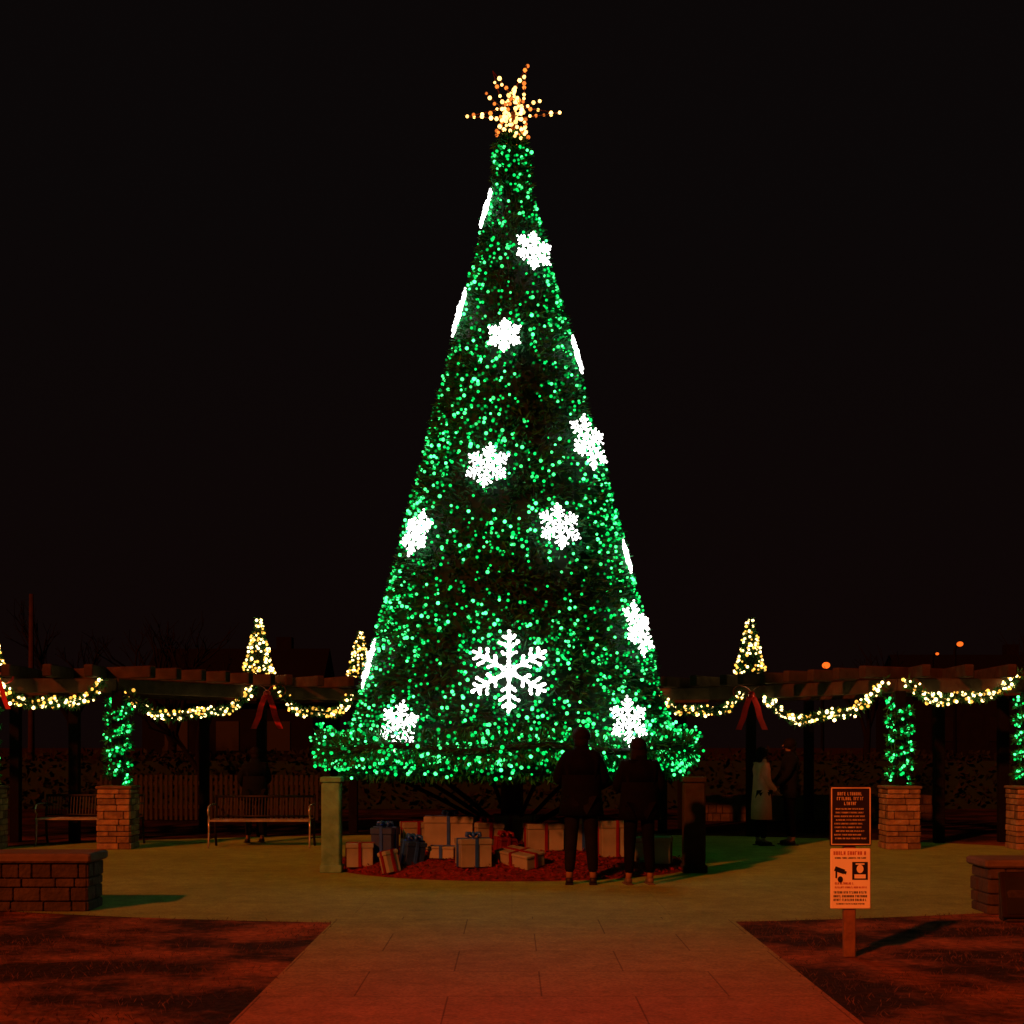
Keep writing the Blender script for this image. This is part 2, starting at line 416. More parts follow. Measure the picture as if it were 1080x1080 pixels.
flakes = [(8.10, 28, .28, 8), (6.88, -6, .23, 0), (5.12, -13, .29, 5), (4.34, 22, .30, 0), (4.32, -50, .31, 12), (5.53, 51, .39, 4), (2.50, -1, .50, 0),
          (1.84, -34, .30, 10), (1.90, 35.5, .30, 0), (3.10, 58, .38, 6), (8.82, -76, .27, 0), (7.39, -74, .33, 0), (6.77, 64, .26, 3), (4.09, 72, .22, 0), (2.68, -74, .33, 0)]
for (z, ph, Rr, roll) in flakes:
    big = Rr > .45; r = rad(z) + (.30 if z < 2 else (.09 if abs(ph) < 70 else .03)); phr = math.radians(ph)
    e = thing('snowflake_ornament', ('large open-branched' if big else 'small dense') + ' glowing white snowflake hung on the christmas tree', 'snowflake', (r * math.sin(phr), 19.2 - r * math.cos(phr), z), group='glowing snowflakes on the tree')
    tilt = math.atan(.26) if z > 2 else .1
    face = phr if abs(ph) < 60 else math.copysign(math.radians(78), ph)
    e.rotation_euler = (Matrix.Rotation(face, 3, 'Z') @ Matrix.Rotation(-tilt, 3, 'X') @ Matrix.Rotation(math.radians(roll), 3, 'Y')).to_euler()
    a, b = snow_mesh(Rr, big); a.obj('frame', e); b.obj('light_string', e)

# ------------------------------------------------------------ garlands
def garland(label, path, rr, nleaf, nb, kind, closed=False, vs=1.0, group=None, name='garland'):
    o = Vector(path[0]); path = [Vector(p) - o for p in path]
    e = thing(name, label, 'garland', o, group=group)
    g = MB(); b = MB(); m = len(path)
    def at():
        i = random.randrange(m - 1); return path[i].lerp(path[i + 1], R())
    for i in range(nleaf):
        p = at(); d = Vector((U(-1, 1), U(-1, 1), U(-1, 1) * vs)); q = p + d * rr * .45
        g.leaf(q, d + Vector((U(-.6, .6), U(-.6, .6), U(-.6, .6))), U(.05, .12), .012, 'needle')
    g.tube(path, rr * .25, 'core', 6)
    for i in range(nb):
        p = at(); d = Vector((U(-1, 1), U(-1, 1), U(-1, 1))); d.normalize(); d.z *= vs
        x = R()
        if kind == 'g': k = 'g_hi' if x < .32 else ('g_mid' if x < .75 else 'g_lo'); s_ = U(.014, .025)
        else: k = 'y_hi' if x < .55 else 'y_mid'; s_ = U(.014, .032)
        b.bulb(p + d * rr * U(.5, 1.25 if kind == 'y' else 1.05), s_, k)
    b.tube([p + Vector((0, 0, rr * .3)) for p in path], .005, 'wire', 3)
    g.obj('greenery', e); b.obj('light_string', e); return e
ring = [(-.08 + 2.45 * math.cos(a), 19.2 + 2.45 * math.sin(a), 1.57 + .04 * math.sin(8 * a)) for a in [2 * math.pi * i / 64 for i in range(65)]]
garland('thick evergreen garland ring with green lights around the tree base', ring, .20, 13000, 1250, 'g', vs=1.8)
def sag(a, b, s_, n=14):
    a = Vector(a); b = Vector(b)
    return [a.lerp(b, t) - Vector((0, 0, s_ * 4 * t * (1 - t) * (1 + .18 * math.sin(t * 9)))) for t in [i / n for i in range(n + 1)]]
GL = 'drooping garland with warm white lights hung on the pergola'
for a, b_, s_, nb in [((-8.0, 21.8, 2.72), (-6.25, 21.85, 2.62), .48, 100), ((-5.92, 21.9, 2.40), (-4.45, 24.7, 2.62), .45, 105), ((-4.1, 24.75, 2.66), (-2.9, 25.75, 2.5), .45, 72),
                   ((2.6, 25.75, 2.55), (4.0, 24.75, 2.5), .36, 75), ((4.4, 24.6, 2.42), (5.75, 21.9, 2.62), .52, 115), ((6.05, 21.85, 2.6), (7.8, 21.8, 2.72), .38, 105), ((-9.8, 21.5, 2.6), (-8.1, 21.8, 2.62), .45, 50)]:
    garland(GL, sag(a, b_, s_), .09, 900, nb, 'y', group='lit garlands on the pergola')

# ------------------------------------------------------------ pillars
def stone_block(g, w, h, d, z0=0, courses=6, cx=0, cy=0, key='stone'):
    g.box((cx, cy, z0 + h / 2), (w - .05, d - .05, h), 'mortar')
    zs = [0]
    for c in range(courses): zs.append(zs[-1] + U(.7, 1.3))
    zs = [z * h / zs[-1] for z in zs]
    for c in range(courses):
        z = z0 + (zs[c] + zs[c + 1]) / 2; ch = zs[c + 1] - zs[c]
        for side in range(4):
            L_ = w if side % 2 == 0 else d; x = -L_ / 2
            while x < L_ / 2 - .01:
                l = min(U(.10, .36), L_ / 2 - x)
                if L_ / 2 - (x + l) < .08: l = L_ / 2 - x
                m = x + l / 2; t = U(.03, .065)
                hh = ch - .010
                if side == 0: g.box((cx + m, cy - d / 2 + .01, z), (l - .009, t, hh), key, bev=.008)
                if side == 2: g.box((cx + m, cy + d / 2 - .01, z), (l - .009, t, hh), key, bev=.008)
                if side == 1: g.box((cx + w / 2 - .01, cy + m, z), (t, l - .009, hh), key, bev=.008)
                if side == 3: g.box((cx - w / 2 + .01, cy + m, z), (t, l - .009, hh), key, bev=.008)
                x += l
def pillar(loc):
    e = thing('stone_pillar', 'stacked stone pillar base carrying a pergola post', 'pillar', loc, group='stone pillars of the pergola')
    g = MB(); stone_block(g, .50, .93, .50, 0, 10); g.obj('base', e)
    g = MB(); g.box((0, 0, .955), (.56, .56, .045), 'cap', bev=.012); g.obj('cap', e)
    g = MB(); g.box((0, 0, 1.72), (.17, .17, 1.46), 'dtimber', bev=.01); g.obj('post', e)
    return e
PIL = [(-6.12, 22.1), (-8.15, 22.0), (6.02, 22.1), (7.98, 22.0)]
p0 = pillar((*PIL[0], 0))
for p in PIL[1:]: copy_thing(p0, (*p, 0))
for (x, y) in PIL:
    hel = [(x + .13 * math.cos(t * 6.283 * 4.5), y + .13 * math.sin(t * 6.283 * 4.5), 1.04 + 1.24 * t) for t in [i / 90 for i in range(91)]]
    garland('green lit garland spiralling around a pergola post', hel, .11, 2600, 280, 'g', group='garlands wrapped on posts', vs=.8)
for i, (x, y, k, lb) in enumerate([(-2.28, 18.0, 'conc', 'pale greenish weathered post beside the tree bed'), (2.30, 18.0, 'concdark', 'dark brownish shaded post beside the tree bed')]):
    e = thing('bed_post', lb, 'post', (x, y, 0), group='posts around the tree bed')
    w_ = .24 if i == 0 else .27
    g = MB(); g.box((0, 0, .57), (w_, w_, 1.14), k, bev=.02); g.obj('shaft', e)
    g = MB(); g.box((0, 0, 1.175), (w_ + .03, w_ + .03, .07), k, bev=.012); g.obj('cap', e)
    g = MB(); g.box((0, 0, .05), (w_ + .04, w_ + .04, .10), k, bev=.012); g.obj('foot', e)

# ------------------------------------------------------------ pergola
path = [(-11, 21.4), (-8.0, 22.0), (-6.15, 22.1), (-4.4, 25.0), (-2.9, 26.0), (0, 26.5), (2.75, 26.0), (4.2, 25.0), (6.0, 22.1), (7.92, 22.0), (11, 21.4)]
pg = thing('pergola', 'curved dark timber pergola surrounding the plaza', 'pergola', (0, 22, 0))
def off(path, d):
    res = []
    for i, p in enumerate(path):
        a = Vector(path[max(0, i - 1)]); b = Vector(path[min(len(path) - 1, i + 1)]); t = (b - a).normalized(); nrm = Vector((-t.y, t.x))
        res.append(Vector(p) + nrm * d)
    return res
for dd in (0, 1.6):
    pp = off(path, dd)
    for i in range(len(pp) - 1):
        a, b = pp[i], pp[i + 1]; d = b - a; ang = math.atan2(d.y, d.x); mid = (a + b) / 2; g = MB()
        g.box((mid.x, mid.y - 22, 2.53), (d.length + .04, .13, .22), 'timber', rot=(0, 0, ang), bev=.01); g.obj('beam', pg)
pp0 = [Vector(p) for p in path]; rb = MB(); rb.box((0, .75, 0), (.14, 2.5, .19), 'timber', bev=.015)
r0 = None
for i in range(len(pp0) - 1):
    a, b = pp0[i], pp0[i + 1]; d = b - a; n = max(2, int(d.length / .52)); ang = math.atan2(d.y, d.x)
    for k in range(n):
        q = a.lerp(b, (k + .5) / n)
        if r0 is None: r0 = rb.obj('rafter', pg); o = r0
        else: o = r0.copy(); COL.objects.link(o); o.parent = pg
        o.location = (q.x, q.y - 22, 2.74 + U(-.006, .006)); o.rotation_euler = (0, 0, ang)
back = off(path, 1.6)
for p in [path[3], path[4], path[6], path[7]] + [tuple(b) for b in back[1:-1]]:
    g = MB(); g.box((p[0], p[1] - 22, 1.21), (.16, .16, 2.42), 'dtimber', bev=.01); g.obj('post', pg)

def mini(loc, h, w, label='small cone tree of warm white lights standing on the pergola'):
    e = thing('small_lit_tree', label, 'christmas tree', loc, group='small lit trees on the pergola')
    g = MB(); g.loft([(0, 0, .06, w * .36, w * .36), (0, 0, h * .95, .015, .015)], 'core', 16)
    for i in range(1500):
        t = 1 - math.sqrt(R()); z = .06 + t * (h - .06); r = w / 2 * (1 - t); a = U(0, 6.283)
        g.leaf(Vector((r * .8 * math.cos(a), r * .8 * math.sin(a), z)), Vector((math.cos(a), math.sin(a), U(-.5, .5))), U(.04, .1), .01, 'needle')
    g.obj('crown', e)
    g = MB(); g.tube([(0, 0, 0), (0, 0, .12)], .03, 'bark', 8); g.obj('trunk', e)
    b = MB()
    for i in range(170):
        t = 1 - math.sqrt(R()); t = min(t, .99); z = .05 + t * (h - .05); r = w / 2 * (1 - t) + U(0, .05); a = U(0, 6.283)
        b.bulb((r * math.cos(a), r * math.sin(a), z), U(.013, .027), 'y_hi' if R() < .45 else 'y_mid')
    b.obj('light_string', e); return e
mt = mini((-4.5, 25.25, 2.83), 1.06, .5)
copy_thing(mt, (4.24, 25.3, 2.83), 2.2); copy_thing(mt, (-8.14, 22.3, 2.83), 4.0, scale=.62)
copy_thing(mt, (-2.80, 26.2, 2.83), 1.0, scale=.85)

def bow(loc, s_=1.0):
    g = MB()
    def strip(pts, w, key='bowred'):
        vs = []; fs = []
        for p in pts: vs += [(p[0] * s_, (p[1] - w / 2) * s_ - .0, p[2] * s_), (p[0] * s_, (p[1] + w / 2) * s_, p[2] * s_)]
        for i in range(len(pts) - 1): fs.append((2 * i, 2 * i + 1, 2 * i + 3, 2 * i + 2))
        g.add(vs, fs, key, True)
    for sg in (-1, 1):
        loop = [(sg * .2 * (1 - math.cos(t)) * .5 * 1.1, -.02 * math.sin(t), .085 * math.sin(t) + .04 * (1 - math.cos(t)) * .5) for t in [i * 2 * math.pi / 14 for i in range(15)]]
        strip(loop, .09)
        tail = [(sg * .02, -.02, -.02), (sg * .07, -.03, -.15), (sg * .10, -.02, -.28), (sg * .16, -.03, -.42)]
        vs = []
        for p in tail: vs += [((p[0] - .035) * s_, p[1] * s_, p[2] * s_), ((p[0] + .035) * s_, p[1] * s_, p[2] * s_)]
        g.add(vs, [(2 * i, 2 * i + 1, 2 * i + 3, 2 * i + 2) for i in range(3)], 'bowred', True)
    g.ball((0, -.02 * s_, 0), .045 * s_, 'bowred', 8, 6)
    return tag(g.obj('bow', loc=loc), 'red ribbon bow with long tails tied to the pergola', 'bow', 'red bows on the pergola')
bow((-4.25, 24.70, 2.5), 1.45); bow((4.15, 24.66, 2.48), 1.45); bow((-7.85, 21.7, 2.62), 1.1)

# ------------------------------------------------------------ gifts
def gift(x, y, w, h, d, rot, paper, rib, bowk=True, tiltx=0):
    e = thing('gift_box', {'paperw': 'white', 'paperb': 'dark blue', 'paperr': 'red'}[paper] + ' wrapped gift box with ' + {'ribr': 'red', 'ribb': 'blue', 'paperw': 'white'}[rib] + ' ribbon on the mulch', 'gift', (x, y, bed_z(x, y) - .01), rot, 'wrapped gifts under the tree')
    e.rotation_euler = (tiltx, tiltx * .6, rot)
    g = MB(); g.box((0, 0, h * .4), (w, d, h * .8), paper, bev=.006); g.obj('box', e)
    g = MB(); g.box((0, 0, h * .9), (w + .02, d + .02, h * .2), paper, bev=.008); g.obj('lid', e)
    g = MB(); rw = .04; t = .016
    g.box((0, 0, h * .5 + t / 4), (rw, d + .02 + t, h + t / 2), rib, bev=.002)
    g.box((0, 0, h * .5 + t / 3), (w + .02 + t, rw, h + t / 2 + .003), rib, bev=.002)
    g.obj('ribbon', e)
    if bowk:
        g = MB()
        for k in range(6):
            a = k * math.pi / 3 + .3; q = [(math.cos(a) * r_, math.sin(a) * r_, h + .01 + zz) for r_, zz in ((0, .01), (.05, .055), (.09, .05), (.10, .025), (.06, .01))]
            g.tube(q, [.012, .02, .024, .02, .01], rib, 6)
        g.ball((0, 0, h + .04), .022, rib); g.obj('bow', e)
gifts = [(-1.93, 18.05, .33, .30, .3, .1, 'paperw', 'ribr', False), (-1.62, 18.15, .28, .42, .26, -.3, 'paperb', 'ribb'), (-1.24, 18.5, .38, .38, .3, .25, 'paperw', 'ribr', False),
         (-.80, 18.40, .62, .42, .36, -.08, 'paperw', 'ribb'), (-1.26, 17.7, .25, .29, .22, .5, 'paperb', 'ribb', True, .15), (-1.47, 17.4, .18, .27, .16, .7, 'paperw', 'ribr', False, -.2),
         (-.84, 17.8, .34, .15, .26, -.35, 'paperw', 'ribb', False), (-.47, 17.30, .38, .34, .32, .28, 'paperw', 'ribb'), (-.34, 18.35, .36, .32, .3, .4, 'paperw', 'ribr', True, .05),
         (.02, 18.8, .5, .36, .3, -.25, 'paperw', 'ribr', False), (0.10, 17.35, .55, .17, .30, -.8, 'paperw', 'ribr', False, .16), (.40, 18.15, .46, .34, .34, .2, 'paperw', 'ribr', False),
         (.86, 18.3, .42, .42, .3, .35, 'paperw', 'ribb'), (1.30, 18.15, .40, .46, .34, .2, 'paperw', 'ribr', False), (1.80, 18.15, .46, .34, .34, -.2, 'paperw', 'ribr', False), (-.10, 18.0, .22, .18, .2, .5, 'paperr', 'ribr', True, .1)]
for q in gifts: gift(*q)

# ------------------------------------------------------------ benches
def bench(loc, rz):
    e = thing('park_bench', 'black metal slatted park bench with curled arms on the plaza edge', 'bench', loc, rz, 'metal benches round the plaza')
    W = 1.55
    g = MB()
    for k in range(9): g.box((0, -.22 + k * .052, .445 - .0006 * (k - 4) ** 2), (W, .036, .014), 'metalseat', bev=.004)
    g.box((0, -.25, .43), (W, .03, .03), 'metalseat', bev=.005); g.obj('seat', e)
    g = MB()
    for k in range(31):
        x = -W / 2 + .04 + k * (W - .08) / 30; g.box((x, .28, .63), (.012, .008, .30), 'metal', rot=(-.18, 0, 0))
    g.tube([(-W / 2, .31, .79), (W / 2, .31, .79)], .02, 'metal', 8); g.tube([(-W / 2, .24, .48), (W / 2, .24, .48)], .015, 'metal', 8); g.obj('backrest', e)
    for sx in (-1, 1):
        x = sx * (W / 2 + .01); g = MB()
        g.tube([(x, -.27, .0), (x, -.24, .12), (x, -.22, .3), (x, -.24, .44)], .016, 'metalseat', 8)
        g.tube([(x, .33, .0), (x, .27, .15), (x, .24, .44), (x, .28, .62), (x, .315, .81)], .02, 'metal', 8)
        g.tube([(x, -.24, .43), (x, .24, .43)], .018, 'metal', 8); g.tube([(x, -.24, .15), (x, .27, .15)], .012, 'metal', 8); g.obj('leg', e)
        g = MB()
        g.tube([(x, .29, .66), (x, .1, .67), (x, -.12, .67), (x, -.24, .65), (x, -.29, .59), (x, -.27, .53), (x, -.22, .50), (x, -.24, .44)], .016, 'metalseat', 8)
        g.obj('armrest', e)
    return e
bench((-3.93, 22.35, 0), 0)
bench((-6.78, 22.85, 0), .0)

# ------------------------------------------------------------ low walls, sign, plaque
e = thing('seat_wall', 'low stacked stone seat wall with flat cap at the lawn edge', 'wall', (-5.56, 14.0, 0), 0, 'stone seat walls')
g = MB(); stone_block(g, 2.9, .47, .5, 0, 4, key='stonedark'); g.obj('wall', e)
g = MB(); g.box((0, 0, .52), (3.0, .62, .09), 'cap', bev=.02); g.obj('cap', e)
e = thing('seat_wall', 'low stacked stone seat wall with flat cap behind a plaque', 'wall', (5.98, 13.75, 0), 0, 'stone seat walls')
g = MB(); stone_block(g, 2.9, .44, .5, 0, 4, key='stonedark'); g.obj('wall', e)
g = MB(); g.box((0, 0, .485), (3.0, .60, .08), 'cap', bev=.02); g.obj('cap', e)
e = thing('plaque_stand', 'dark leaning plaque on a short plinth before the stone wall', 'plaque', (4.78, 12.95, 0))
g = MB(); g.box((0, .05, .15), (.6, .22, .3), 'mortar', bev=.02); g.obj('plinth', e)
g = MB(); g.box((0, -.02, .25), (.68, .05, .42), 'plaque', rot=(-.25, 0, 0), bev=.01)
g.box((0, -.052, .25), (.6, .006, .34), 'signblack', rot=(-.25, 0, 0)); g.obj('panel', e)

sg = thing('notice_sign', 'brown rules board above a white surveillance notice on wooden post', 'sign', (2.57, 10.8, 0))
g = MB(); g.box((0, .045, .64), (.09, .06, 1.28), 'signwood', bev=.006); g.obj('post', sg)
rs = random.Random(3)
def text_line(g, x0, x1, z, h, y, key, dens=1):
    x = x0
    while x < x1 - h * .4:
        for _ in range(rs.randint(3, 8)):
            if x > x1 - h * .5: break
            w = h * .5; t = h * .15; k = rs.randint(0, 5)
            if k != 5: g.box((x + t / 2, y, z), (t, .003, h), key)
            else: g.box((x + w / 2, y, z), (t, .003, h), key)
            if k in (0, 4): g.box((x + w - t, y, z), (t, .003, h), key)
            if k in (1, 2, 5): g.box((x + w / 2, y - .0005, z + h / 2 - t / 2), (w - t, .003, t), key)
            if k in (2, 3): g.box((x + w / 2, y - .0005, z - h / 2 + t / 2), (w - t, .003, t), key)
            if k in (0, 2): g.box((x + w / 2, y - .0005, z), (w - t, .003, t), key)
            x += w + h * .18
        x += h * .4
g = MB(); g.box((0, 0, 1.075), (.317, .02, .455), 'signbrown', bev=.012)
for z in (1.075 - .214, 1.075 + .214): g.box((0, -.012, z), (.296, .004, .008), 'signtan')
for x in (-.146, .146): g.box((x, -.0125, 1.075), (.008, .004, .424), 'signtan')
text_line(g, -.10, .11, 1.245, .024, -.012, 'signtan'); text_line(g, -.105, .10, 1.208, .024, -.012, 'signtan'); text_line(g, -.05, .055, 1.171, .024, -.012, 'signtan')
for i, z in enumerate([1.13, 1.102, 1.074, 1.046, 1.018, .990, .962, .934, .906]): text_line(g, -.125 + rs.random() * .015, .13 - rs.random() * .05, z, .011, -.012, 'signtan')
g.obj('board', sg, label='brown board with pale border and lettering')
g = MB(); g.box((0, 0, .60), (.307, .016, .46), 'signwhite', bev=.012)
text_line(g, -.13, .13, .795, .028, -.010, 'signred')
text_line(g, -.12, .12, .758, .012, -.010, 'signblack')
g.box((-.085, -.010, .665), (.075, .004, .036), 'signblack', rot=(0, .35, 0)); g.box((-.045, -.0105, .648), (.022, .004, .022), 'signblack', rot=(0, .35, 0)); g.box((-.11, -.010, .63), (.012, .004, .05), 'signblack')
def disc(g, x, z, rx, rz_, y, key):
    g.add([(x + rx * math.cos(a), y, z + rz_ * math.sin(a)) for a in [i * 2 * math.pi / 20 for i in range(20)]], [tuple(range(20))], key)
g.box((.07, -.0095, .66), (.118, .003, .135), 'signblack'); disc(g, .07, .675, .026, .032, -.0125, 'signwhite'); g.box((.07, -.0125, .712), (.066, .003, .010), 'signwhite'); g.box((.07, -.0125, .618), (.085, .003, .03), 'signwhite')
disc(g, -.08, .595, .02, .024, -.0125, 'signblack')
for z, h in ((.565, .016), (.535, .013)): text_line(g, -.12, .03 if z > .55 else .12, z, h, -.010, 'signred')
for z in (.497, .468, .440): text_line(g, -.13, .125, z, .017, -.010, 'signblack')
text_line(g, -.11, .11, .410, .011, -.010, 'signblack')
g.obj('notice', sg, label='white notice with black pictograms and lettering')

# ------------------------------------------------------------ fence, back wall, house, poles, lamps
e = thing('picket_fence', 'low weathered picket fence behind the pergola', 'fence', (-6.4, 30, 0), -.05)
g = MB()
for i in range(44): g.box((-2.3 + i * .107, 0, .5 + U(-.01, .01)), (.06, .02, .95), 'white_p')
g.obj('pickets', e); g = MB()
for z in (.3, .8): g.box((0, .03, z), (4.8, .03, .07), 'white_p')
g.obj('rail', e)
g = MB(); stone_block(g, 5.0, .55, .4, 0, 3, key='stonedark'); tag(g.obj('garden_wall', loc=(6.3, 30, 0)), 'low dark stone wall beyond the pergola', 'wall')
def house(loc, w, d, h, rh, label, rz=0):
    e = thing('house', label, 'house', loc, rz)
    g = MB(); g.box((0, 0, h / 2), (w, d, h), 'darkwall')
    g.add([(-w / 2, -d / 2, h), (-w / 2, d / 2, h), (-w / 2, 0, h + rh)], [(0, 1, 2)], 'darkwall'); g.add([(w / 2, -d / 2, h), (w / 2, d / 2, h), (w / 2, 0, h + rh)], [(0, 1, 2)], 'darkwall'); g.obj('wall', e)
    g = MB()
    for s_ in (-1, 1):
        g.add([(-w / 2 - .3, s_ * (d / 2 + .4), h - .2), (w / 2 + .3, s_ * (d / 2 + .4), h - .2), (w / 2 + .3, 0, h + rh + .06), (-w / 2 - .3, 0, h + rh + .06)], [(0, 1, 2, 3)], 'roof')
    g.obj('roof', e)
    for x in (-w * .3, 0, w * .3):
        g = MB(); g.box((x, -d / 2 - .02, h * .55), (1.0, .06, 1.3), 'glass'); g.obj('window', e)
    g = MB(); g.box((w * .25, .6, h + rh * .8 + .3), (.7, .7, 1.6), 'darkwall'); g.obj('chimney', e)
house((-12.5, 66, 0), 7.5, 7, 3.6, 2.4, 'dark gabled house beyond the park')
house((26, 80, 0), 9, 8, 4.4, 2.2, 'dark gabled house beside street lamps')
g = MB(); g.tube([(0, 0, 0), (0, 0, 6.9)], [.13, .08], 'pole', 8)
tag(g.obj('utility_pole', loc=(-16.9, 50, 0)), 'bare wooden utility pole rising behind the pergola', 'pole')
def lamp(loc, h, r):
    e = thing('street_lamp', 'distant street lamp with orange glowing head', 'street lamp', loc, group='distant street lamps')
    g = MB(); g.tube([(0, 0, 0), (0, 0, h - .2), (0, -.3, h), (0, -.6, h + .03)], [.09, .06, .05, .04], 'dtimber', 8); g.obj('pole', e)
    g = MB(); g.ball((0, -.7, h), r, 'lampglow', 12, 8, (1, 1.4, .8)); g.obj('lamp_head', e)
lamp((13.25, 60.7, 0), 4.95, .17); lamp((18.9, 60.7, 0), 5.85, .13); lamp((18.0, 60.9, 0), 5.45, .07)
def bare_tree(loc, h, seed):
    rr = random.Random(seed); e = thing('bare_tree', 'leafless tree dark against the night sky', 'tree', loc, group='leafless trees beyond the park')
    T = MB(); C = MB()
    def br(p, d, l, r, dep):
        q = p + d * l * .5 + Vector((rr.uniform(-.05, .05), rr.uniform(-.05, .05), 0)) * l; t = p + d * l
        (T if dep == 0 else C).tube([p, q, t], [r, r * .82, r * .62], 'dtimber', 6 if dep < 2 else 4, cap=False)
        if dep > 4: return
        for k in range(3 if dep < 3 else 2):
            nd = (d + Vector((rr.uniform(-1, 1), rr.uniform(-1, 1), rr.uniform(-.2, .7))) * .75).normalized()
            br(p.lerp(t, rr.uniform(.6, 1)), nd, l * rr.uniform(.6, .82), r * .6, dep + 1)
    br(Vector((0, 0, 0)), Vector((0, 0, 1)), h * .3, h * .022, 0)
    T.obj('trunk', e); C.obj('crown', e)
bare_tree((-10, 42, 0), 7.5, 1); bare_tree((-17, 55, 0), 9, 2); bare_tree((12, 48, 0), 7, 3); bare_tree((20, 52, 0), 8, 4); bare_tree((-7.5, 34, 0), 5.5, 5)
g = MB()
g.box((0, 0, .6), (60, .7, 1.2), 'core')
for i in range(14000):
    g.leaf(Vector((U(-20, 20), U(-.5, .3), U(0, 1.4))), Vector((U(-1, 1), U(-1, .3), U(-.3, 1))), U(.1, .25), .05, 'hedgeleaf')
tag(g.obj('hedge', loc=(0, 36, 0)), 'long dark clipped hedge beyond the plaza', 'hedge')

# ------------------------------------------------------------ people
def skin_mesh(vs, es, root=0, sub=1):
    me = bpy.data.meshes.new('tmp'); me.from_pydata([v[0] for v in vs], es, []); o = bpy.data.objects.new('tmp', me); COL.objects.link(o)
    md = o.modifiers.new('s', 'SKIN'); md.use_smooth_shade = True
    sv = me.skin_vertices[0].data
    for i, v in enumerate(vs):
        r = v[1]; sv[i].radius = (r, r) if not isinstance(r, tuple) else r; sv[i].use_root = (i == root)
    s2 = o.modifiers.new('b', 'SUBSURF'); s2.levels = sub; s2.render_levels = sub
    dg = bpy.context.evaluated_depsgraph_get(); dg.update()
    r = bpy.data.meshes.new_from_object(o.evaluated_get(dg)); bpy.data.objects.remove(o); return r
def person(label, loc, rz, H=1.7, Lel=None, Lwr=None, Rel=None, Rwr=None, top='black', bottom='denim', shoe='shoe', hair='short', coat=None, headt=(0, 0), wide=1.0, legs=None):
    k = H / 1.70; e = thing('person', label, 'person', loc, rz); e.scale = (k, k, k)
    def P(x, y, z): return Vector((x, y, z))
    hx, hy = headt
    Lel = Vector(Lel) if Lel else P(-.25, -.03, 1.13); Rel = Vector(Rel) if Rel else P(.25, -.03, 1.13)
    Lwr = Vector(Lwr) if Lwr else P(-.27, .04, .88); Rwr = Vector(Rwr) if Rwr else P(.27, .04, .88)
    if legs: kn = [Vector(legs[0]), Vector(legs[1])]; an = [Vector(legs[2]), Vector(legs[3])]
    else: kn = [Vector((-.11, .02, .5)), Vector((.11, .01, .5))]; an = [Vector((-.13, -.03, .085)), Vector((.13, -.02, .085))]
    hips = [P(-.095, .0, .88), P(.095, 0, .88)]; sh = [P(-.165, 0, 1.385), P(.165, 0, 1.385)]
    pel, wa, ch, ne = P(0, 0, .95), P(0, .005, 1.12), P(0, 0, 1.30), P(0, .0, 1.46)
    hb = P(hx * .5, .012 + hy * .5, 1.53); hm = P(hx, .02 + hy, 1.60); ht = P(hx * 1.2, .01 + hy, 1.665)
    vs = [(pel, (.13, .09)), (wa, (.11, .08)), (ch, (.125, .08)), (ne, .048), (hb, (.062, .07)), (hm, (.073, .088)), (ht, (.05, .06))]
    es = [(0, 1), (1, 2), (2, 3), (3, 4), (4, 5), (5, 6)]
    hands = []
    for i, (el, wr) in enumerate(((Lel, Lwr), (Rel, Rwr))):
        b0 = len(vs); d = (wr - el).normalized(); pa = wr + d * .075
        vs += [(sh[i], .05), (el, .040), (wr, .027), (pa, (.036, .02))]; es += [(2, b0), (b0, b0 + 1), (b0 + 1, b0 + 2), (b0 + 2, b0 + 3)]
        hands.append((wr, pa, d))
    for i in range(2):
        b0 = len(vs); toe = an[i] + Vector((0, .15, -.05))
        vs += [(hips[i], .085), (kn[i], .058), (an[i], .04), (toe, .032)]; es += [(0, b0), (b0, b0 + 1), (b0 + 1, b0 + 2), (b0 + 2, b0 + 3)]
    body = MB(); body.merge_mesh(skin_mesh(vs, es), 'skin')
    for i, (wr, pa, d) in enumerate(hands):
        sd = d.cross(Vector((0, 0, 1)) if abs(d.z) < .8 else Vector((0, 1, 0))).normalized(); up = sd.cross(d)
        cu = up if up.y > 0 else -up
        for f in range(4):
            o = pa + sd * (f - 1.5) * .019; l = (.065, .08, .075, .055)[f]
            body.tube([o - d * .02, o + d * l * .5, o + d * l * .8 + cu * l * .3, o + d * l * .9 + cu * l * .6], [.009, .0085, .008, .006], 'skin', 6)
        o = wr + d * .03; body.tube([o, o + d * .03 + sd * .035, o + d * .06 + sd * .045], [.011, .010, .008], 'skin', 6)
    body.tube([hm + Vector((0, .078, .02)), hm + Vector((0, .105, -.015))], [.007, .013], 'skin', 6)
    for sx in (-1, 1):
        body.ball(hm + Vector((sx * .078, 0, -.005)), .026, 'skin', 8, 6, (.35, .7, 1.1))
        body.ball(hm + Vector((sx * .03, .083, .018)), .010, 'signblack', 6, 4)
    body.tube([hm + Vector((-.022, .088, -.045)), hm + Vector((0, .095, -.047)), hm + Vector((.022, .088, -.045))], .005, 'paperr', 5)
    body.obj('body', e)
    w_ = wide; ck = coat or top
    vs = [(P(0, 0, .90), (.165 * w_, .125)), (wa, (.15 * w_, .125)), (ch, (.18 * w_, .14)), (P(0, 0, 1.42), (.13, .11))]; es = [(0, 1), (1, 2), (2, 3)]
    for i, (el, wr) in enumerate(((Lel, Lwr), (Rel, Rwr))):
        b0 = len(vs); d = (wr - el).normalized()
        vs += [(sh[i] + Vector(((-.015, .015)[i], 0, .0)), .095), (el, .066), (wr - d * .01, .048)]; es += [(2, b0), (b0, b0 + 1), (b0 + 1, b0 + 2)]
